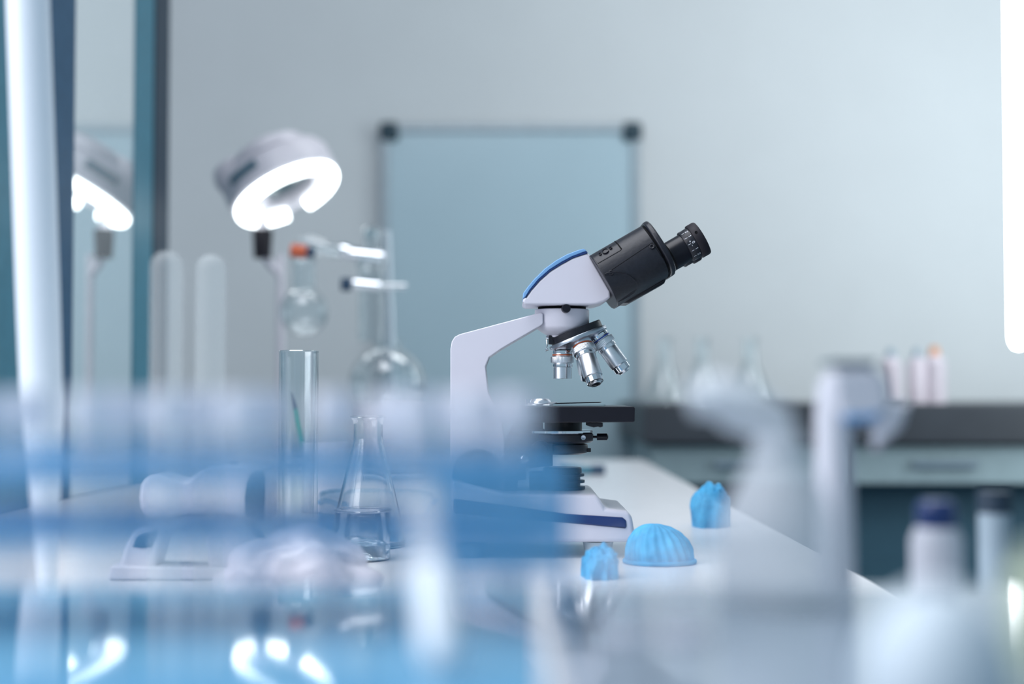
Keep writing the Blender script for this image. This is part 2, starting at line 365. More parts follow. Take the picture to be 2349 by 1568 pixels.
# eyepieces
def eyepiece(yc, marks):
    A = B(160, 96.5, yc)
    e = obj('eyepiece', lathe(nb(), [(r * s, h * s) for r, h in [(0, 0), (33, 0), (33, 46), (0, 46)]], A, eu, 64), 'satin', ms)
    obj('diopter_ring', lathe(nb(), [(r * s, h * s) for r, h in [(33, 38.5), (36.5, 38.5), (37.5, 40), (37.5, 61), (36, 63), (33, 63)]], A, eu, 72), 'black', e)
    obj('eyecup', lathe(nb(), [(r * s, h * s) for r, h in [(34, 61), (40.5, 61.5), (41.5, 63), (41.5, 80), (40, 83), (30, 83.5), (27, 78), (0, 77)]], A, eu, 72), 'rubber', e)
    obj('set_screw', lathe(nb(), [(0, 0), (0.0013, 0), (0.0013, 0.0006), (0.0008, 0.0006), (0, 0.0002)], A + eu * (71 * s) + Vector((0, -0.92, 0)) * (41.2 * s) - ev * (16 * s), (0, -1, 0.3), 20), 'darkgap', e)
    if marks:
        pm = nb(); rr = 37.7 * s
        def put(h, q):                                   # a point on the ring: h along the axis, q around it (0 = nearest the lens)
            return A + eu * (h * s) + ev * (rr * math.sin(q)) - ey * (rr * math.cos(q))
        def stroke(lst, q0, h0, sc):
            for seg in lst:
                for (xa, ya), (xb, yb) in zip(seg, seg[1:]):
                    dx, dy = xb - xa, yb - ya; L = math.hypot(dx, dy) or 1; nx, ny = -dy / L * 0.07, dx / L * 0.07
                    ex, eyy = dx / L * 0.05, dy / L * 0.05
                    vs = [pm.verts.new(put(h0 + y * sc, q0 + x * sc / 37.7)) for x, y in ((xa + nx - ex, ya + ny - eyy), (xb + nx + ex, yb + ny + eyy), (xb - nx + ex, yb - ny + eyy), (xa - nx - ex, ya - ny - eyy))]
                    pm.faces.new(vs)
        arc = lambda cx, cy, rx, ry, a0, a1, n=10: [(cx + rx * math.cos(R(a0 + (a1 - a0) * i / n)), cy + ry * math.sin(R(a0 + (a1 - a0) * i / n))) for i in range(n + 1)]
        G = {'0': [arc(0, 0.5, 0.3, 0.5, 0, 360, 16)], '1': [[(-0.18, 0.82), (0.02, 1.0), (0.02, 0)]],
             '2': [arc(0, 0.70, 0.3, 0.3, 170, -40) + [(-0.3, 0), (0.32, 0)]], '+': [[(-0.35, 0.5), (0.35, 0.5)], [(0, 0.15), (0, 0.85)]], '-': [[(-0.3, 0.5), (0.3, 0.5)]]}
        for i, ch in enumerate('32101234'):
            q = R(-75 + 25 * i)
            if ch in G: stroke(G[ch], q, 52, 6.2)
            stroke([[(0, 0), (0, 1)]], q, 42, 6.2)
        stroke(G['+'], R(-8), 46.5, 5.2); stroke(G['-'], R(8), 46.5, 5.2)
        obj('scale_print', pm, 'print', e, label='white dioptre numbers 2 1 0 1 2 with ticks')
    return e
eyepiece(-0.031, True); eyepiece(0.031, False)
# nosepiece
nv = Vector((0.373, 0, -0.928)); nc = P(1319, 757, D)
obj('turret_plate', lathe(nb(), [(r * px, h * px) for r, h in [(0, -2), (60, -2), (62, 0), (62, 14), (0, 14)]], nc, nv, 72), 'black', ms)
tr = obj('turret', lathe(nb(), [(r * px, h * px) for r, h in [(62, 13.5), (68.5, 14), (69.5, 15.5), (69.5, 22), (67, 24), (56, 28), (46, 33), (30, 38), (0, 40)]], nc, nv, 96), 'steel', ms)
c0 = P(1258, 770, D)
clip = nb(); box(clip, c0.x, c0.x + 0.020, D - 0.010, D + 0.010, c0.z - 0.008, c0.z)
obj('index_block', clip, 'black', ms, bevel=0.0006)
cs = nb(); sweep(cs, [P(1256, 773, D), P(1254, 778, D), P(1255, 790, D), P(1253, 800, D), P(1257, 803, D)], 0.0006, 8)
sweep(cs, [P(1252, 774, D - 0.002), P(1259, 775, D - 0.002)], 0.0016, 12); sweep(cs, [P(1251, 803, D - 0.002), P(1258, 801, D - 0.002)], 0.0010, 12)
obj('index_spring', cs, 'chrome', ms)
def objective(a, d, L, band, wide=1.0):
    d = Vector(d).normalized(); q = px
    body = [(0, 0), (20, 0), (22, 1), (22, 8), (22.5, 9), (22.5, 14), (24, 15), (24, 29), (21.5, 30), (21.5, 33), (22.5, 34), (22.5, 38), (21, 39)]
    if L > 70: body += [(21.5, 40), (21.5, L - 22), (20, L - 20), (18.5, L - 19), (18.5, L - 7), (17, L - 6), (14, L - 4.5), (12, L - 1), (9.5, L), (9, L - 1.5), (0, L - 1.5)]
    else: body += [(21, L), (18, L), (17, L - 2), (0, L - 2)]
    o = obj('objective', lathe(nb(), [(r * q, h * q) for r, h in body], a, d, 64), 'alu', ms)
    obj('colour_band', lathe(nb(), [(r * q, h * q) for r, h in [(22, 9.5), (23.3, 9.5), (23.3, 12.3), (22, 12.3)]], a, d, 48), band, o)
    obj('knurled_ring', lathe(nb(), [(r * q, h * q) for r, h in [(23, 15), (26, 15.2), (26.6, 16), (26.6, 27.5), (26, 28.3), (23, 28.5)]], a, d, 120, 1, (15.8 * q, 27.8 * q)), 'alu', o)
    obj('polished_ring', lathe(nb(), [(r * q, h * q) for r, h in [(21, 0.5), (22.9, 1), (22.9, 7), (21, 7.5)]], a, d, 48), 'chrome', o)
    obj('polished_ring', lathe(nb(), [(r * q, h * q) for r, h in [(20, 32), (22.9, 32.5), (22.9, 38), (20, 38.5)]], a, d, 48), 'chrome', o)
    if L > 70:
        obj('tip', lathe(nb(), [(r * q, h * q) for r, h in [(17, L - 19.5), (19, L - 19), (19, L - 6.5), (16, L - 6), (14.5, L - 4.2), (10, L - 3.6)]], a, d, 48), 'chrome', o)
    obj('front_lens', lathe(nb(), [(r * q, h * q) for r, h in [(9.5, L - 1.2), (7, L + 0.2), (0, L + 0.7)]], a, d, 32), 'lens', o)
objective(P(1290, 803, D), (0, 0, -1), 65, 'orange')
objective(P(1334, 784, D - 0.014), (0.27, -0.40, -0.875), 112, 'orange')
objective(P(1372, 768, D - 0.003), (0.575, -0.06, -0.815), 105, 'blueband')
objective(P(1334, 783, D + 0.014), (0.20, 0.36, -0.91), 100, 'orange')
# stage
stf = D - 0.068
st = obj('stage', pxprism(nb(), [(1243, 932), (1454, 932), (1457, 935), (1456, 965), (1454, 968), (1243, 969)], 0.068), 'satin', ms, bevel=0.0015)
obj('stage_carriage', pxprism(nb(), [(1195, 933), (1244, 933), (1244, 969), (1195, 969)], 0.063), 'black', ms, bevel=0.001)
obj('stage_notch', pxprism(nb(), [(1219, 934), (1243, 934), (1243, 948), (1219, 948)], 0.0635), 'darkgap', ms)
obj('rack_gear', pxprism(nb(), [(1183, 960), (1196, 945), (1246, 969), (1246, 987), (1177, 987)], 0.03), 'black', ms, bevel=0.001)
sz = P(1300, 932, stf).z
a = P(1330, 930, D - 0.01)
obj('glass_slide', box(nb(), a.x - 0.026, a.x + 0.022, D - 0.04, D - 0.014, sz + 0.0003, sz + 0.0016), 'thin', st)
a = P(1240, 930, D - 0.045)
cb = obj('slide_clip', lathe(nb(), [(0, 0), (0.0115, 0), (0.0118, 0.0015), (0.0095, 0.002), (0.0092, 0.004), (0.0075, 0.0058), (0, 0.0063)], (a.x, D - 0.045, sz + 0.001)), 'alu', st)
arm = nb(); prism(arm, [Vector((a.x - 0.016, D - 0.055, sz + 0.0003)), Vector((a.x + 0.008, D - 0.057, sz + 0.0003)), Vector((a.x + 0.014, D - 0.052, sz + 0.003)), Vector((a.x + 0.015, D - 0.036, sz + 0.003)), Vector((a.x - 0.012, D - 0.034, sz + 0.0003))], (0, 0, 0.0012))
obj('clip_arm', arm, 'alu', cb, bevel=0.0004)
obj('clip_knob', lathe(nb(), [(0, 0), (0.0045, 0), (0.0045, 0.0065), (0, 0.0068)], (a.x - 0.0095, D - 0.04, sz), seg=36, ripple=1, rip=(-1, 0.0066)), 'chrome', cb)
a = P(1375, 929, D - 0.03)
obj('clip_finger', prism(nb(), [Vector((a.x - 0.046, D - 0.04, sz + 0.0018)), Vector((a.x + 0.0, D - 0.035, sz + 0.0030)), Vector((a.x + 0.002, D - 0.025, sz + 0.0030)), Vector((a.x - 0.046, D - 0.030, sz + 0.0018))], (0, 0, 0.001)), 'black', st)
obj('stop_block', pxprism(nb(), [(1347, 969), (1383, 969), (1383, 978), (1377, 980), (1372, 978), (1362, 980), (1347, 976)], 0.012, D - 0.04), 'black', st, bevel=0.0005)
# condenser
kz = lambda y: P(1290, y, D).z
cx = P(1291, 1000, D).x
def vl(name, cxp, prof, m, seg=64, par=ms, rip=0):
    c = P(cxp, prof[0][1], D); z0 = c.z
    return obj(name, lathe(nb(), [(r * mk, -(h - prof[0][1]) * mk) for r, h in prof], c, seg=seg), m, par)
cd = vl('condenser', 1292, [(0, 966), (43, 966), (43, 990), (0, 990)], 'satin')
vl('condenser_ring', 1279, [(0, 985.5), (79, 985.5), (80, 986.5), (80, 991.5), (79, 992.5), (0, 992.5)], 'chrome', 96, cd)
hl = vl('condenser_holder', 1287, [(0, 993), (72, 993), (74, 996), (73, 1010), (68, 1014), (0, 1014)], 'black', 72)
obj('pin_block', pxprism(nb(), [(1330, 993), (1358, 992), (1360, 995), (1360, 1008), (1342, 1013), (1330, 1014)], 0.016, D - 0.008), 'black', hl, bevel=0.0012)
obj('centring_pin', lathe(nb(), [(0, 0), (0.0012, 0), (0.0012, 0.004), (0.0032, 0.0042), (0.0032, 0.0135), (0.0018, 0.0146), (0, 0.0147)], P(1359, 1001.5, D - 0.008), (1, 0, 0), 24), 'satin', hl)
q = P(1338, 1003, D - 0.0245); obj('lock_screw', lathe(nb(), [(0, 0), (0.0022, 0), (0.0022, 0.0012), (0.0012, 0.0012), (0, 0.0004)], q, (0, -1, 0), 24), 'steel', hl)
ir = vl('iris_diaphragm', 1293, [(0, 1013), (46, 1013), (46, 1016), (54, 1018), (55, 1021), (55, 1032), (53, 1037), (40, 1041), (0, 1042)], 'black', 72)
obj('iris_lever', box(nb(), cx + 0.0220, cx + 0.0262, D - 0.004, D, kz(1036), kz(1027)), 'black', ir, bevel=0.0004)
# focus bracket under the stage
br = [(1158, 1010), (1176, 975), (1200, 968), (1250, 985), (1268, 1015), (1268, 1068), (1222, 1072), (1218, 1074), (1210, 1070), (1206, 1076), (1206, 1100), (1188, 1101), (1187, 1128), (1185, 1131), (1157, 1131)]
bk = obj('focus_bracket', pxprism(nb(), br, 0.018, D - 0.003), 'black', ms, bevel=0.0008)
q = P(1204, 1053, D - 0.021); obj('chrome_stud', lathe(nb(), [(0, 0), (0.0042, 0), (0.0041, 0.0008), (0.0028, 0.0016), (0, 0.0020)], q, (0, -1, 0), 32), 'chrome', bk)
obj('condenser_knob', lathe(nb(), [(0, 0), (0.0085, 0), (0.0085, 0.012), (0.0055, 0.015), (0, 0.015)], P(1240, 1030, D - 0.018), (0, -1, 0), 40, 1, (0.001, 0.0119)), 'satin', bk)
fk = obj('focus_knob', lathe(nb(), [(0, 0), (0.0215, 0), (0.0225, 0.001), (0.0225, 0.013), (0.021, 0.0145), (0.013, 0.015), (0.013, 0.026), (0.012, 0.027), (0, 0.027)], P(1095, 1085, D - 0.021), (0, -1, 0), 72, 1, (0.002, 0.0125)), 'satin', ms)
obj('focus_knob', lathe(nb(), [(0, 0), (0.0215, 0), (0.0225, 0.001), (0.0225, 0.013), (0.021, 0.0145), (0.013, 0.015), (0.013, 0.026), (0, 0.027)], P(1095, 1085, D + 0.021), (0, 1, 0), 72), 'satin', ms)
vl('height_stop', 1232, [(0, 1080), (16, 1080), (18, 1082), (18, 1117), (16, 1120), (0, 1120)], 'black', 40)
# illuminator with ribs
vl('illuminator', 1290, [(0, 1071), (42, 1071), (44, 1073), (44.5, 1083), (41, 1084), (41, 1085), (50, 1085.5), (50, 1091), (41, 1091.5), (41, 1099.5), (51, 1100), (51, 1105.5), (41, 1106), (41, 1114), (52, 1114.5), (52, 1120), (46, 1120.5), (46, 1127.5), (53, 1128), (53.5, 1136), (0, 1136)], 'black', 72)

# ------------------------------------------------------------------ glassware in focus
def vessel(name, px_, Y, zb, outer, wall, m, label, cat, seg=64, group=None):
    """hollow vessel: outer = [(r, z above base)], inner skin offset by the wall"""
    c = P(px_, 900, Y); t = thing(name, label, cat, (c.x, Y, zb), group)
    inner = [(max(r - wall, 0.0005), h) for r, h in outer if h > wall * 2]
    prof = [(0, 0)] + outer + inner[::-1] + [(max(inner[0][0] - 0.003, 0), wall * 1.4), (0, wall * 1.3)]
    obj('glass_body', lathe(nb(), prof, (c.x, Y, zb), seg=seg), m, t); return t
q = k(D)
gc = vessel('glass_cylinder', 685, D, TOP, [(0.0180, 0), (0.0185, 0.002), (0.0185, 0.1855), (0.0187, 0.1868), (0.0182, 0.1875)], 0.0015, 'rimglass', 'tall straight clear glass cylinder standing left of the conical flask', 'glass cylinder')
fl = vessel('conical_flask', 845, 1.03 * D, TOP, [(0.0335, 0), (0.036, 0.002), (0.0365, 0.006), (0.0335, 0.022), (0.0165, 0.093), (0.0148, 0.100), (0.0143, 0.106), (0.0143, 0.117), (0.0152, 0.121), (0.0178, 0.1242), (0.0172, 0.1255)], 0.0013, 'glass', 'clear glass conical flask with a flared rim left of the microscope', 'flask')
bkr = vessel('glass_beaker', 833, 0.95 * D, TOP, [(0.0235, 0), (0.0245, 0.002), (0.0245, 0.0425), (0.0258, 0.0442), (0.0250, 0.0450)], 0.0011, 'glass', 'small glass beaker of clear liquid in front of the conical flask', 'beaker')
c = P(833, 900, 0.95 * D)
obj('liquid', lathe(nb(), [(0, 0.0018), (0.0231, 0.0022), (0.0231, 0.014), (0, 0.0139)], (c.x, 0.95 * D, TOP)), 'water', bkr)

# safety goggles behind the flask
gy = 1.16 * D; gq = k(gy); gcx = P(865, 1100, gy).x
gg = thing('safety_goggles', 'clear safety goggles with pale blue frame behind the conical flask', 'goggles', (gcx, gy, TOP))
def shell(bm, rx, ry, zlo, zhi, a0, a1, th, n=48):
    rows = []
    for i in range(n + 1):
        a = R(a0 + (a1 - a0) * i / n); f = math.sin(math.pi * i / n) ** 0.35
        zl, zh = zlo(i / n), zhi(i / n)
        col = []
        for rr, zz in ((0, zl), (0, zh), (-th, zh), (-th, zl)):
            col.append(bm.verts.new((gcx + (rx + rr) * math.sin(a), gy - (ry + rr) * math.cos(a), zz)))
        rows.append(col)
    for A, Bq in zip(rows, rows[1:]):
        for j in range(4): bm.faces.new((A[j], A[(j + 1) % 4], Bq[(j + 1) % 4], Bq[j]))
    bm.faces.new(rows[0]); bm.faces.new(rows[-1][::-1]); bmesh.ops.recalc_face_normals(bm, faces=bm.faces); return bm
zlo = lambda t: TOP + 0.003 + 0.018 * max(0, 1 - abs(t - 0.5) / 0.16) ** 2 if abs(t - 0.5) < 0.16 else TOP + 0.003 + 0.012 * (abs(t - 0.5) * 2) ** 6
zhi = lambda t: TOP + 0.046 - 0.016 * (abs(t - 0.5) * 2) ** 3
obj('visor', shell(nb(), 0.062, 0.045, zlo, zhi, -95, 95, 0.0018), 'clearplastic', gg)
obj('brow_bar', shell(nb(), 0.0632, 0.0462, lambda t: zhi(t) - 0.003, lambda t: zhi(t) + 0.0015, -95, 95, 0.0042), 'clearplastic', gg)
obj('lower_band', shell(nb(), 0.0634, 0.0464, lambda t: TOP + 0.001, lambda t: TOP + 0.017, -95, 95, 0.003), 'thinblue', gg, label='pale blue lower frame of the goggles')
for sx in (-1, 1):
    obj('temple', sweep(nb(), [Vector((gcx + sx * 0.061, gy + 0.004, TOP + 0.028)), Vector((gcx + sx * 0.062, gy + 0.04, TOP + 0.027)), Vector((gcx + sx * 0.055, gy + 0.085, TOP + 0.02)), Vector((gcx + sx * 0.048, gy + 0.10, TOP + 0.004))], [0.004, 0.003, 0.003, 0.0028], 10), 'thinblue', gg)
# white pot with a pen behind the cylinder
py_ = 1.30 * D; c = P(745, 900, py_); rp = 51 * k(py_); hp = P(762, 1015, py_).z - TOP
pt = thing('pen_pot', 'white plastic pot standing behind the glass cylinder', 'pot', (c.x, py_, TOP))
obj('pot_body', lathe(nb(), [(0, 0), (rp * 0.92, 0), (rp, 0.003), (rp, hp), (rp - 0.002, hp), (rp - 0.003, 0.004), (0, 0.004)], (c.x, py_, TOP)), 'device', pt)
pen = thing('green_pen', 'thin dark green pen leaning in the white pot', 'pen', (c.x, py_, TOP + 0.006))
pa = Vector((P(705, 900, py_).x + 0.012, py_, TOP + 0.006)); pb = P(668, 900, py_)
obj('barrel', cyl(nb(), 0.0032, pa, pa + (pb - pa) * 0.86, 20), 'green', pen)
obj('tip', cyl(nb(), 0.0032, pa + (pb - pa) * 0.86, pb, 20, 0.0008), 'knob', pen)

# white handheld scanner lying left
sy = 0.86 * D
sn = thing('handheld_scanner', 'white plastic handheld scanner with dark oval window at left of the cylinder', 'scanner', (P(440, 1200, sy).x, sy, TOP))
hdp = [(318, 1140), (322, 1112), (334, 1094), (360, 1088), (395, 1100), (425, 1106), (448, 1088), (474, 1072), (510, 1066), (560, 1067), (592, 1074), (609, 1088), (617, 1112), (618, 1188), (600, 1198), (560, 1184), (500, 1176), (420, 1178), (340, 1186), (322, 1170)]
sb = obj('body', pxprism(nb(), hdp, 0.022, sy), 'device', sn, bevel=0.007, seg=5)
obj('scan_window', pxprism(nb(), [(561, 1180), (560, 1140), (564, 1110), (574, 1088), (590, 1079), (603, 1082), (608, 1096), (609, 1130), (606, 1196)], 0.0228, sy), 'window', sb, bevel=0.001, label='dark oval window at the right end')
obj('button', lathe(nb(), [(0, 0), (0.0036, 0), (0.0034, 0.003), (0.002, 0.0042), (0, 0.0044)], P(538, 1069, sy)), 'knob', sb)
hw = nb(); hps = [(262, 1322), (285, 1252), (304, 1216), (332, 1206), (420, 1178), (470, 1178), (430, 1214), (378, 1222), (366, 1262), (356, 1298), (366, 1322)]
obj('handle', pxprism(hw, hps, 0.017, sy), 'device', sn, bevel=0.005, seg=4)
obj('handle_slot', pxprism(nb(), [(305, 1255), (313, 1235), (322, 1228), (358, 1217), (362, 1222), (347, 1256), (326, 1258)], 0.0176, sy), 'window', sn, label='dark slot in the scanner handle')
ft = nb(); a = P(262, 1318, sy); b = P(700, 1318, sy)
prism(ft, [Vector((a.x, sy - 0.02, TOP)), Vector((b.x, sy - 0.02, TOP)), Vector((b.x - 0.03, sy - 0.02, TOP + 0.009)), Vector((a.x + 0.002, sy - 0.02, TOP + 0.012))], (0, 0.04, 0))
obj('cradle', ft, 'device', sn, bevel=0.003)
obj('cradle_neck', pxprism(nb(), [(480, 1322), (470, 1240), (500, 1170), (560, 1176), (600, 1240), (640, 1322)], 0.012, sy), 'device', sn, bevel=0.004)

# crumpled milky pouch in front of the beaker
def crumple(name, cx, cy, rx, ry, hz, m, seed, amp=0.22, power=0.6, fine=14, n=64, mm=22, zb=TOP, tall=1.0):
    bm = nb(); rows = []; rnd = Vector((seed * 3.1, seed * 1.7, seed))
    for i in range(mm + 1):
        e = i / mm * math.pi / 2; row = []
        for j in range(n):
            a = 2 * math.pi * j / n
            d = Vector((math.cos(a) * math.cos(e), math.sin(a) * math.cos(e), math.sin(e)))
            f = 1 + amp * noise.noise(d * 2.1 + rnd) + amp * 0.5 * noise.noise(d * 5 + rnd) + amp * 0.22 * abs(noise.noise(d * fine + rnd))
            row.append(bm.verts.new((cx + rx * d.x * f, cy + ry * d.y * f, zb + hz * max(0, d.z) ** power * (1 + amp * 0.8 * noise.noise(d * 3 + rnd)))))
        rows.append(row)
    for A, Bq in zip(rows, rows[1:]):
        for j in range(n): bm.faces.new((A[j], A[(j + 1) % n], Bq[(j + 1) % n], Bq[j]))
    bmesh.ops.remove_doubles(bm, verts=bm.verts, dist=1e-6); bmesh.ops.recalc_face_normals(bm, faces=bm.faces)
    return obj(name, bm, m, angle=60)
pyy = 0.80 * D; c = P(690, 1250, pyy)
tag(crumple('plastic_pouch', c.x, pyy, 0.058, 0.030, 0.045, 'pouch', 2.3, 0.25, 1.1), 'crumpled milky plastic pouch lying in front of the glass beaker', 'pouch')

# blue disposable cap and crumpled gloves
cy_ = 0.93 * D; c = P(1513, 1250, cy_)
def pleated(name, c, Y, r, h, m, n=120, mm=26):
    bm = nb(); rows = []
    for i in range(mm + 1):
        e = i / mm * math.pi / 2; row = []
        for j in range(n):
            a = 2 * math.pi * j / n
            x, y_, z = math.cos(a) * math.cos(e), math.sin(a) * math.cos(e), math.sin(e)
            pl = 0.035 * math.sin(a * 21 + 2 * math.sin(3 * e)) * (1 - (i / mm)) + 0.03 * noise.noise(Vector((x * 4, y_ * 4, z * 6)))
            lean = 0.18 * z * z
            row.append(bm.verts.new((c.x + r * (x * (1 + pl) - lean), Y + r * 0.9 * y_ * (1 + pl), TOP + h * z ** 0.75 * (1 + 0.5 * pl))))
        rows.append(row)
    for A, Bq in zip(rows, rows[1:]):
        for j in range(n): bm.faces.new((A[j], A[(j + 1) % n], Bq[(j + 1) % n], Bq[j]))
    bmesh.ops.remove_doubles(bm, verts=bm.verts, dist=1e-6); bmesh.ops.recalc_face_normals(bm, faces=bm.faces)
    return bm
dc = thing('disposable_cap', 'bright blue pleated disposable cap at the front right of the microscope base', 'cap', (c.x, cy_, TOP))
obj('dome', pleated('dome', c, cy_, 78 * k(cy_), P(1500, 1200, cy_).z - TOP, 'cyan'), 'cyan', dc, angle=60)
obj('elastic_hem', sweep(nb(), [Vector((c.x + 80 * k(cy_) * math.cos(i * math.pi / 20), cy_ + 72 * k(cy_) * math.sin(i * math.pi / 20), TOP + 0.002)) for i in range(41)], 0.002, 8), 'cyan', dc)
gy1 = 0.86 * D; c = P(1378, 1300, gy1)
tag(crumple('blue_glove', c.x, gy1, 0.015, 0.02, 0.024, 'cyan', 5.2, 0.3, 0.5), 'small crumpled bright blue glove under the front foot of the microscope', 'glove')
gy2 = 1.18 * D; c = P(1632, 1150, gy2)
tag(crumple('blue_glove', c.x, gy2, 0.022, 0.022, 0.045, 'cyan', 8.4, 0.25, 0.5), 'blue crumpled glove near the right edge of the bench behind the white bottle', 'glove')
# small teal marker lying behind the illuminator
ty = 1.9 * D; a = P(1320, 1080, ty); b = P(1372, 1080, ty)
mkr = thing('marker_pen', 'dark teal marker lying on the bench behind the microscope', 'marker', (a.x, ty, TOP))
obj('barrel', cyl(nb(), 0.008, Vector((a.x - 0.03, ty, TOP + 0.008)), Vector((b.x - 0.012, ty, TOP + 0.008)), 20), 'teal', mkr)
obj('cap', cyl(nb(), 0.0088, Vector((b.x - 0.012, ty, TOP + 0.0088)), Vector((b.x + 0.012, ty, TOP + 0.0088)), 20), 'knob', mkr)

# ------------------------------------------------------------------ magnifier lamp
ly = 2.0 * D; lc = P(656, 440, ly); lk = k(ly)
ln = Vector((0.46, -0.19, -0.87)).normalized()
lm = thing('magnifier_lamp', 'white magnifier lamp with a glowing ring on a pole', 'lamp', (P(640, 1000, ly).x, ly + 0.02, TOP))
hs = obj('lamp_head', lathe(nb(), [(0.058, 0.0), (0.102, 0.0), (0.108, -0.006), (0.108, -0.046), (0.100, -0.060), (0.085, -0.068), (0.060, -0.070), (0.058, -0.065), (0.058, 0.0)], lc, ln, 64), 'lampwhite', lm)
obj('magnifying_lens', lathe(nb(), [(0, -0.012), (0.058, -0.020), (0.058, -0.026), (0, -0.034)], lc, ln, 48), 'lensgreen', hs)
a_, u_, v_ = frame(ln)
near = Vector((-0.15, 1.0, 0)) ; near = (near - ln * near.dot(ln)).normalized(); sde = ln.cross(near)
ring = []
for i in range(57):
    t = R(14 + (346 - 14) * i / 56 + 6)
    ring.append(lc + ln * 0.006 + (near * math.cos(t) + sde * math.sin(t)) * 0.0915)
obj('light_ring', sweep(nb(), ring, 0.0120, 16), 'lit2', hs, label='glowing white ring tube')
# lid bump, handle and slot on the back of the head
bmp = lc - ln * 0.052 + near * -0.035
obj('back_cover', lathe(nb(), [(0, 0), (0.075, 0), (0.072, -0.020), (0.050, -0.032), (0, -0.034)], bmp, ln, 48), 'lampwhite', hs)
obj('grip', lathe(nb(), [(0, 0.02), (0.045, 0.02), (0.05, 0), (0.045, -0.02), (0, -0.025)], lc - ln * 0.035 + Vector((-0.068, -0.02, 0.0)), ln, 32), 'lampwhite', hs)
arc_ = []
for i in range(9):
    t = R(16 + 34 * i / 8); sd = -1 if sde.x > 0 else 1
    arc_.append(lc - ln * 0.034 + (-near * math.cos(t) + sde * sd * math.sin(t)) * 0.1065)
obj('vent_slot', sweep(nb(), arc_, 0.0085, 12), 'slot', hs, label='dark slot in the lamp housing')
jt = P(602, 527, ly); jb = P(602, 592, ly)
obj('joint', lathe(nb(), [(0, 0), (0.016, 0), (0.019, 0.05), (0.018, 0.054), (0, 0.056)], jb), 'rubber', lm)
obj('pivot_arm', sweep(nb(), [jb + Vector((0, 0, 0.01)), jb + Vector((0.012, 0.012, -0.01)), Vector((P(640, 600, ly).x, ly + 0.02, jb.z - 0.03))], 0.008, 12), 'lampwhite', lm)
obj('neck', sweep(nb(), [jt + Vector((0, 0, -0.004)), lc - ln * 0.03 + Vector((-0.03, 0, -0.03))], 0.011, 12), 'lampwhite', lm)
plx = P(640, 600, ly).x
obj('pole', cyl(nb(), 0.0075, (plx, ly + 0.02, TOP + 0.01), (plx, ly + 0.02, jb.z + 0.01), 24), 'lampwhite', lm)
obj('foot_plate', lathe(nb(), [(0, 0), (0.09, 0), (0.09, 0.012), (0.07, 0.02), (0.02, 0.022), (0.012, 0.05), (0, 0.05)], (plx, ly + 0.02, TOP), seg=56), 'lampwhite', lm)

# ------------------------------------------------------------------ distillation set
dy = 1.9 * D; dk = k(dy)
ds = thing('distillation_apparatus', 'glass distillation apparatus with two round flasks and clamps behind the conical flask', 'laboratory glassware', (P(890, 1000, dy).x, dy, TOP))
def round_flask(cpx, cpy, rpx, npx, ntop, m='thin'):
    c = P(cpx, cpy, dy); r = rpx * dk; nr = npx * dk; prof = []
    for i in range(0, 25):
        a = -math.pi / 2 + i / 24 * (math.pi - math.asin(nr / r))
        prof.append((max(r * math.cos(a), 0), r * math.sin(a)))
    h = P(cpx, ntop, dy).z - c.z
    prof += [(nr, r * 0.98), (nr, h - 0.004), (nr * 1.25, h - 0.002), (nr * 1.25, h)]
    return obj('round_flask', lathe(nb(), prof, c, seg=48), m, ds)
round_flask(697, 714, 56, 26, 592); round_flask(888, 880, 88, 30, 780)
obj('column', lathe(nb(), [(0.024, 0), (0.024, 0.13), (0.028, 0.135), (0.028, 0.15), (0.015, 0.16), (0.015, 0.20), (0, 0.205)], P(852, 782, dy), seg=40), 'thin', ds)
obj('side_arm', sweep(nb(), [P(697, 588, dy), P(700, 560, dy), P(716, 556, dy), P(760, 574, dy), P(880, 588, dy)], [0.020, 0.018, 0.016, 0.0125, 0.011], 20), 'thin', ds)
obj('joint_clip', sweep(nb(), [P(668, 574, dy - 0.022), P(703, 578, dy - 0.022)], 0.012, 12), 'redclip', ds, label='orange joint clip')
obj('joint_screw', sweep(nb(), [P(706, 577, dy - 0.02), P(722, 580, dy - 0.02)], 0.010, 12), 'knob', ds)
cl = nb(); sweep(cl, [P(783, 579, dy - 0.01), P(880, 589, dy - 0.01)], 0.0115, 16); sweep(cl, [P(783, 572, dy - 0.018), P(800, 576, dy - 0.018)], 0.013, 16)
obj('clamp', cl, 'chrome', ds, label='chrome upper clamp')
cl = nb(); sweep(cl, [P(812, 650, dy - 0.016), P(872, 656, dy - 0.016)], 0.010, 16); sweep(cl, [P(872, 656, dy - 0.01), P(930, 656, dy + 0.02)], 0.005, 12)
obj('clamp', cl, 'chrome', ds, label='chrome lower clamp')
obj('clamp_knob', lathe(nb(), [(0, 0), (0.012, 0), (0.012, 0.018), (0, 0.02)], P(806, 652, dy - 0.016), (-1, -0.2, 0), 24), 'knob', ds)
obj('stopper', lathe(nb(), [(0, 0), (0.012, 0), (0.014, 0.018), (0.008, 0.024), (0, 0.026)], P(852, 548, dy)), 'thin', ds)
ra = P(888, 528, dy + 0.03)
obj('stand_rod', cyl(nb(), 0.0062, (P(905, 900, dy).x, dy + 0.03, TOP + 0.008), ra, 20), 'alu', ds)
obj('stand_base', box(nb(), P(905, 900, dy).x - 0.06, P(905, 900, dy).x + 0.06, dy - 0.10, dy + 0.06, TOP, TOP + 0.012), 'steel', ds, bevel=0.003)
c = P(888, 945, dy)
obj('heating_mantle', lathe(nb(), [(0, 0.013), (0.062, 0.013), (0.066, 0.02), (0.066, c.z - TOP + 0.012), (0.052, c.z - TOP + 0.014), (0.045, c.z - TOP - 0.006), (0, c.z - TOP - 0.03)], (c.x, dy, TOP), seg=48), 'lampwhite', ds)

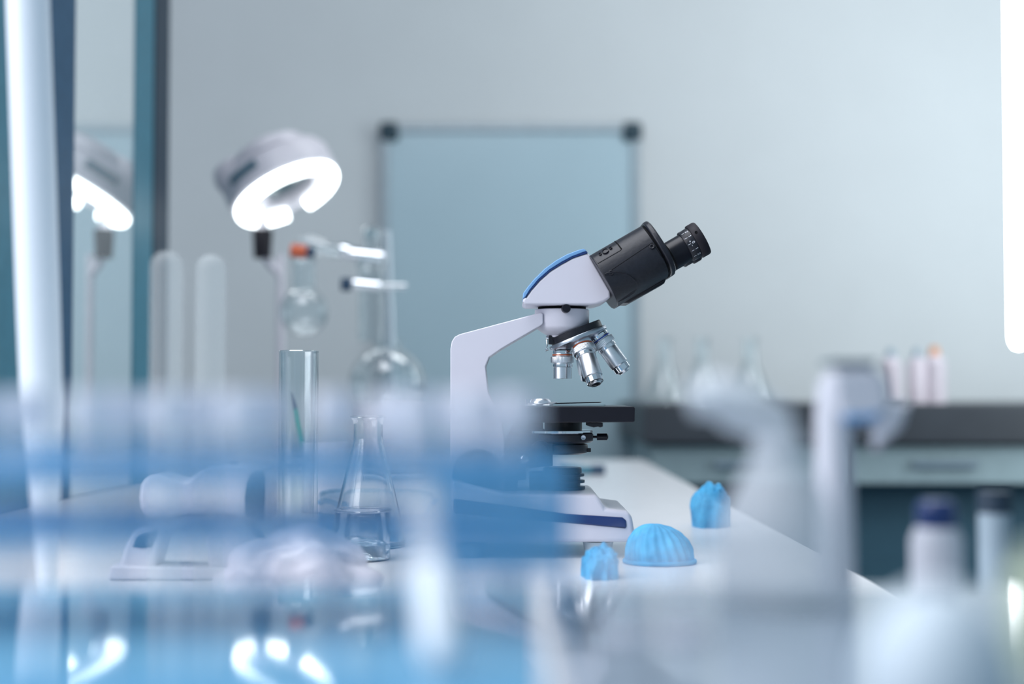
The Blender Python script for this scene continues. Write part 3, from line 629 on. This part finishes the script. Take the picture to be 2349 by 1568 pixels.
# ------------------------------------------------------------------ tall dome-topped glass tubes, nearer than the microscope
for (tpx, top, yy, rr, lab) in ((380, 575, 0.70 * D, 0.0108, 'wider tall dome-topped frosted tube beside the mirrored cabinet'), (482, 583, 0.74 * D, 0.0105, 'slimmer tall dome-topped frosted tube left of the lamp pole')):
    c = P(tpx, 900, yy); h = P(tpx, top, yy).z - TOP
    t = thing('domed_tube', lab, 'glass tube', (c.x, yy, TOP))
    prof = [(0, 0), (rr, 0.0), (rr, h - rr)] + [(rr * math.cos(i * math.pi / 16), h - rr + rr * math.sin(i * math.pi / 16)) for i in range(1, 9)]
    obj('tube_wall', lathe(nb(), prof, (c.x, yy, TOP), seg=40), 'thinfrost', t)
    obj('foot_ring', lathe(nb(), [(rr, 0), (rr + 0.006, 0), (rr + 0.006, 0.003), (rr, 0.006)], (c.x, yy, TOP), seg=40), 'frost', t)

# ------------------------------------------------------------------ right: lit tube, micropipette, bottles
ty = 1.5 * D; c = P(2337, 804, ty); rt = 24 * k(ty)
lt = thing('tube_light', 'bright vertical tube light hanging at the right edge', 'lamp', (c.x, ty, c.z))
obj('glowing_tube', lathe(nb(), [(0, 0), (rt * 0.6, 0.003), (rt * 0.92, 0.012), (rt, 0.022), (rt, 1.10), (0, 1.10)], c, seg=32), 'lit', lt)
obj('end_cap', lathe(nb(), [(0, 1.10), (rt * 1.05, 1.10), (rt * 1.05, 1.15), (0, 1.16)], c, seg=32), 'grey', lt)
obj('suspension_wire', cyl(nb(), 0.002, c + Vector((0, 0, 1.15)), Vector((c.x, ty, 2.752)), 10), 'steel', lt)

my = 0.50 * D; mq = k(my)
mp = thing('micropipette', 'blurred white micropipette with a curved finger hook on its stand', 'pipette', (P(1930, 1000, my).x, my, TOP))
a = P(1912, 900, my)
obj('stand_post', lathe(nb(), [(0, 0.006), (46 * mq, 0.006), (44 * mq, 0.05), (42 * mq, a.z - TOP - 0.01), (34 * mq, a.z - TOP + 0.006), (0, a.z - TOP + 0.008)], (a.x, my, TOP), seg=40), 'device', mp)
obj('stand_foot', lathe(nb(), [(0, 0), (0.035, 0), (0.035, 0.005), (0.014, 0.009), (0, 0.009)], (a.x, my, TOP), seg=40), 'device', mp)
obj('head', pxprism(nb(), [(1908, 846), (2020, 842), (2044, 880), (2046, 940), (2010, 965), (1940, 970), (1915, 930)], 0.012, my), 'device', mp, bevel=0.004)
obj('display_band', pxprism(nb(), [(1935, 945), (2030, 940), (2010, 966), (1940, 971)], 0.0124, my), 'stripe', mp, bevel=0.002, label='blue band under the pipette head')
obj('top_plate', pxprism(nb(), [(1906, 826), (2014, 826), (2014, 836), (1906, 836)], 0.012, my), 'dark_infill', mp, bevel=0.001)
obj('plunger', cyl(nb(), 0.009, P(1960, 846, my), P(1960, 835, my), 24), 'device', mp)
obj('finger_hook', sweep(nb(), [P(1985, 955, my - 0.004), P(2030, 945, my - 0.004), P(2062, 938, my - 0.004), P(2044, 965, my - 0.004), P(2020, 995, my - 0.004), P(2006, 1030, my - 0.004)], [0.006, 0.006, 0.0058, 0.0056, 0.0042, 0.002], 14), 'device', mp)

def bottle(name, cpx, Y, zb, prof, m, capprof, capm, label, cat, group=None):
    c = P(cpx, 900, Y); t = thing(name, label, cat, (c.x, Y, zb), group)
    obj('bottle_body', lathe(nb(), prof, (c.x, Y, zb), seg=48), m, t)
    if capprof: obj('bottle_cap', lathe(nb(), capprof, (c.x, Y, zb), seg=40), capm, t)
    return t
yb_ = 0.52 * D; b_ = k(yb_); hz = P(2140, 1208, yb_).z - TOP; r_ = 58 * b_
bottle('reagent_bottle', 2145, yb_, TOP, [(0, 0), (r_, 0), (r_, hz * 0.93), (r_ * 0.8, hz), (0, hz)], 'device', [(0, hz), (r_ * 0.78, hz), (r_ * 0.78, hz + 0.010), (r_ * 0.6, hz + 0.013), (0, hz + 0.013)], 'navy', 'small white bottle with a navy screw cap at right of the micropipette', 'bottle')
yb_ = 0.60 * D; b_ = k(yb_); hz = P(2275, 1175, yb_).z - TOP; r_ = 36 * b_
bottle('sample_vial', 2278, yb_, TOP, [(0, 0), (r_, 0), (r_, hz), (0, hz)], 'grey', [(0, hz), (r_ * 1.05, hz), (r_ * 1.05, hz + 0.012), (0, hz + 0.012)], 'ink', 'grey vial with a dark cap right of the navy capped bottle', 'vial')
yb_ = 0.40; b_ = k(yb_); hz = P(2340, 1285, yb_).z - LID; r_ = 62 * b_
bottle('green_bottle', 2366, yb_, LID, [(0, 0), (r_, 0), (r_, hz * 0.85), (r_ * 0.5, hz), (0, hz)], 'lime', [(0, hz), (r_ * 0.5, hz), (r_ * 0.5, hz + 0.004), (0, hz + 0.004)], 'lime', 'pale yellow green bottle cut off by the right edge', 'bottle')
# far bench bottles and flasks
yf = 3.55; f_ = k(yf)
for i, (cp, w_, t_, cm, lab) in enumerate(((2044, 24, 800, 'grey', 'pale squat bottle with a grey cap, leftmost on the wall bench'), (2104, 22, 800, 'grey', 'slim pale bottle between two others on the wall bench'), (2144, 26, 795, 'amber', 'pink bottle with an orange cap on the wall bench'))):
    c = P(cp, 900, yf); h = P(cp, t_, yf).z - zb; r = w_ * f_
    bottle('squeeze_bottle', cp, yf, zb, [(0, 0), (r, 0), (r, h * 0.72), (r * 0.5, h * 0.85), (0, h * 0.86)], 'pink', [(0, h * 0.85), (r * 0.5, h * 0.85), (r * 0.35, h), (0, h * 1.02)], cm, lab, 'bottle', 'squeeze bottles on the wall bench')
for cp, lab in ((1525, 'faint glass flask on the wall bench nearest the whiteboard'), (1612, 'faint glass flask in the middle of the wall bench row'), (1722, 'faint glass flask on the wall bench nearest the micropipette')):
    c = P(cp, 900, yf); h = P(cp, 775, yf).z - zb; t = thing('wall_bench_flask', lab, 'flask', (c.x, yf, zb), 'flasks on the wall bench')
    obj('glass_body', lathe(nb(), [(0, 0), (0.058, 0), (0.06, 0.006), (0.018, h * 0.62), (0.017, h * 0.95), (0.021, h), (0.019, h)], (c.x, yf, zb), seg=40), 'thin', t)

# ------------------------------------------------------------------ foreground, far out of focus
bb = thing('blue_storage_box', 'glossy blue storage box close to the lens at lower left', 'box', (-0.24, 0.42, TOP))
obj('box_body', box(nb(), -0.480, 0.004, 0.245, 0.580, TOP, LID - 0.012), 'boxblue', bb, bevel=0.004)
obj('box_lid', box(nb(), -0.485, 0.009, 0.240, 0.585, LID - 0.011, LID), 'boxblue', bb, bevel=0.002)
wbx = thing('white_storage_box', 'glossy grey white storage box close to the lens at lower right', 'box', (0.15, 0.42, TOP))
obj('box_body', box(nb(), 0.019, 0.275, 0.245, 0.580, TOP, LID - 0.012), 'boxwhite', wbx, bevel=0.004)
obj('box_lid', box(nb(), 0.014, 0.280, 0.240, 0.585, LID - 0.011, LID), 'boxwhite', wbx, bevel=0.002)
# tube rack
rx0, rx1, ry0, ry1 = -0.262, 0.019, 0.468, 0.532
rk = thing('tube_rack', 'translucent blue tube rack full of frosted tubes on the blue box', 'rack', ((rx0 + rx1) / 2, (ry0 + ry1) / 2, LID))
for za, zb_ in ((0.029, 0.034), (0.050, 0.054)):
    obj('rack_plate', box(nb(), rx0, rx1, ry0, ry1, LID + za, LID + zb_), 'rackblue', rk)
for za, zb_ in ((0.026, 0.037), (0.046, 0.061)):
    obj('back_rail', box(nb(), rx0 + 0.003, rx1 - 0.003, ry1 + 0.001, ry1 + 0.003, LID + za, LID + zb_), 'rackblue', rk)
obj('veil_panel', box(nb(), (1000 - 1174.5) / FPX * ry0, rx1 - 0.001, ry0 - 0.003, ry0 - 0.0005, LID + 0.020, LID + 0.058), 'rackblue', rk)  # added translucent sheet, thickens the blue veil before the microscope base
for xx in (rx0, rx1 - 0.003):
    for yy in (ry0, ry1 - 0.006):
        obj('corner_post', box(nb(), xx, xx + 0.003, yy, yy + 0.006, LID, LID + 0.029), 'rackblue', rk)
        obj('corner_post', box(nb(), xx, xx + 0.003, yy, yy + 0.006, LID + 0.034, LID + 0.050), 'rackblue', rk)
proto = None
for yy, cols in ((0.484, (-30, 215, 395, 560, 960, 1095, 1190)), (0.516, (60, 290, 470, 610, 770, 900, 1040, 1165))):
    for cpx in cols:
        loc = ((cpx - 1174.5) / FPX * yy, yy, LID + 0.0003)
        if proto is None:
            proto = thing('sample_tube', 'frosted white capped sample tube standing in the blue rack', 'tube', loc, 'frosted tubes in the blue rack')
            obj('tube_wall', lathe(nb(), [(0, 0), (0.003, 0.0005), (0.0068, 0.014), (0.0070, 0.0655), (0, 0.0655)], loc, seg=28), 'frost', proto)
            obj('tube_cap', lathe(nb(), [(0, 0.0655), (0.0082, 0.0655), (0.0082, 0.078), (0.0074, 0.0795), (0, 0.0798)], loc, seg=28), 'frostcap', proto)
        else: dup(proto, loc)
# tall bright white tube leaning at the far left
wyy = 0.70 * D; a = P(112, 1500, wyy); a.z = TOP + 0.001; b = P(62, -60, wyy); dd = b - a
wp = thing('serological_pipette', 'thick bright white pipette leaning upright at the far left', 'pipette', a)
obj('tip', sweep(nb(), [a, a + dd * 0.02, a + dd * 0.22, a + dd * 0.34], [0.004, 0.005, 0.0105, 0.0135], 28), 'pip', wp)
obj('shaft', sweep(nb(), [a + dd * 0.34, a + dd * 0.5, a + dd * 1.12], [0.0135, 0.0140, 0.0140], 28), 'pip', wp)
# white wash bottle
wy = 0.40 * D; wk = k(wy)
c = P(1785, 1000, wy); hh = P(1700, 1020, wy).z - LID; r = 138 * wk
wbo = thing('wash_bottle', 'large milky white wash bottle with bent spout close to the lens right of the microscope', 'bottle', (c.x, wy, LID))
cw = (c.x, wy, LID)
obj('bottle_body', lathe(nb(), [(0, 0), (r, 0), (r * 1.02, 0.004), (r, hh * 0.40), (r * 0.90, hh * 0.58), (r * 0.62, hh * 0.80), (r * 0.42, hh * 0.92), (0, hh * 0.94)], cw, seg=56), 'veil', wbo)
obj('bottle_cap', lathe(nb(), [(0, hh * 0.92), (r * 0.44, hh * 0.92), (r * 0.44, hh * 1.02), (r * 0.3, hh * 1.06), (0, hh * 1.06)], cw, seg=40), 'veil', wbo)
tz = LID + hh
obj('spout', sweep(nb(), [Vector((c.x, wy, tz)), Vector((c.x - 0.002, wy, tz + 0.008)), P(1690, 930, wy), P(1640, 905, wy), P(1580, 920, wy)], [0.008, 0.009, 0.010, 0.009, 0.006], 20), 'veil', wbo)
# white domed jar
jy = 0.36; jq = k(jy); c = P(2150, 1400, jy)
jr = 172 * jq; jz = P(2150, 1345, jy).z - LID
jar = thing('domed_jar', 'round white domed jar close to the lens at lower right', 'jar', (c.x, jy, LID))
obj('jar_base', lathe(nb(), [(0, 0), (jr, 0), (jr, jz * 0.22), (0, jz * 0.22)], (c.x, jy, LID), seg=48), 'jarwhite', jar)
obj('jar_lid', lathe(nb(), [(0, jz * 0.22)] + [(jr * math.cos(i * math.pi / 24) * 1.02, jz * 0.22 + jz * 0.78 * math.sin(i * math.pi / 24)) for i in range(12)] + [(0, jz)], (c.x, jy, LID), seg=48), 'jarwhite', jar)
# two small milky vials on the white box
vy = 0.46; vk = k(vy)
for vpx, top, lab in ((1428, 1238, 'milky round-topped vial close to the lens below the microscope base'), (1566, 1243, 'milky round-topped vial close to the lens in front of the blue cap')):
    c = P(vpx, 1300, vy); h = P(vpx, top, vy).z - LID; rr = 56 * vk
    t = thing('milky_vial', lab, 'vial', (c.x, vy, LID), 'milky vials on the white box')
    obj('vial_body', lathe(nb(), [(0, 0), (rr * 0.9, 0), (rr, 0.002), (rr, h - rr)] + [(rr * math.cos(i * math.pi / 16), h - rr + rr * math.sin(i * math.pi / 16)) for i in range(1, 9)], (c.x, vy, LID), seg=36), 'frost', t)
    obj('vial_base', lathe(nb(), [(0, 0.0003), (rr * 0.95, 0.0003), (rr * 1.06, 0.001), (rr * 1.06, 0.004), (rr, 0.0045)], (c.x, vy, LID), seg=36), 'frostcap', t)
# slim white tube leaning against the front of the rack
a = P(1008, 1500, 0.405); a.z = LID + 0.0056; b = P(968, 1135, 0.4615); dd = b - a
lt2 = thing('leaning_tube', 'slim white tube leaning on the front of the blue rack', 'tube', (a.x, a.y, LID))
obj('tube_base', sweep(nb(), [a - dd * 0.06, a - dd * 0.02, a + dd * 0.04, a + dd * 0.25, a + dd * 0.46, a + dd * 0.50], [0.0022, 0.0044, 0.0054, 0.0056, 0.0054, 0.0048], 24), 'pip', lt2)
obj('tube_neck', sweep(nb(), [a + dd * 0.50, a + dd * 0.7, a + dd * 1.0], [0.0046, 0.0050, 0.0050], 24), 'frost', lt2, label='milky upper half of the leaning tube')
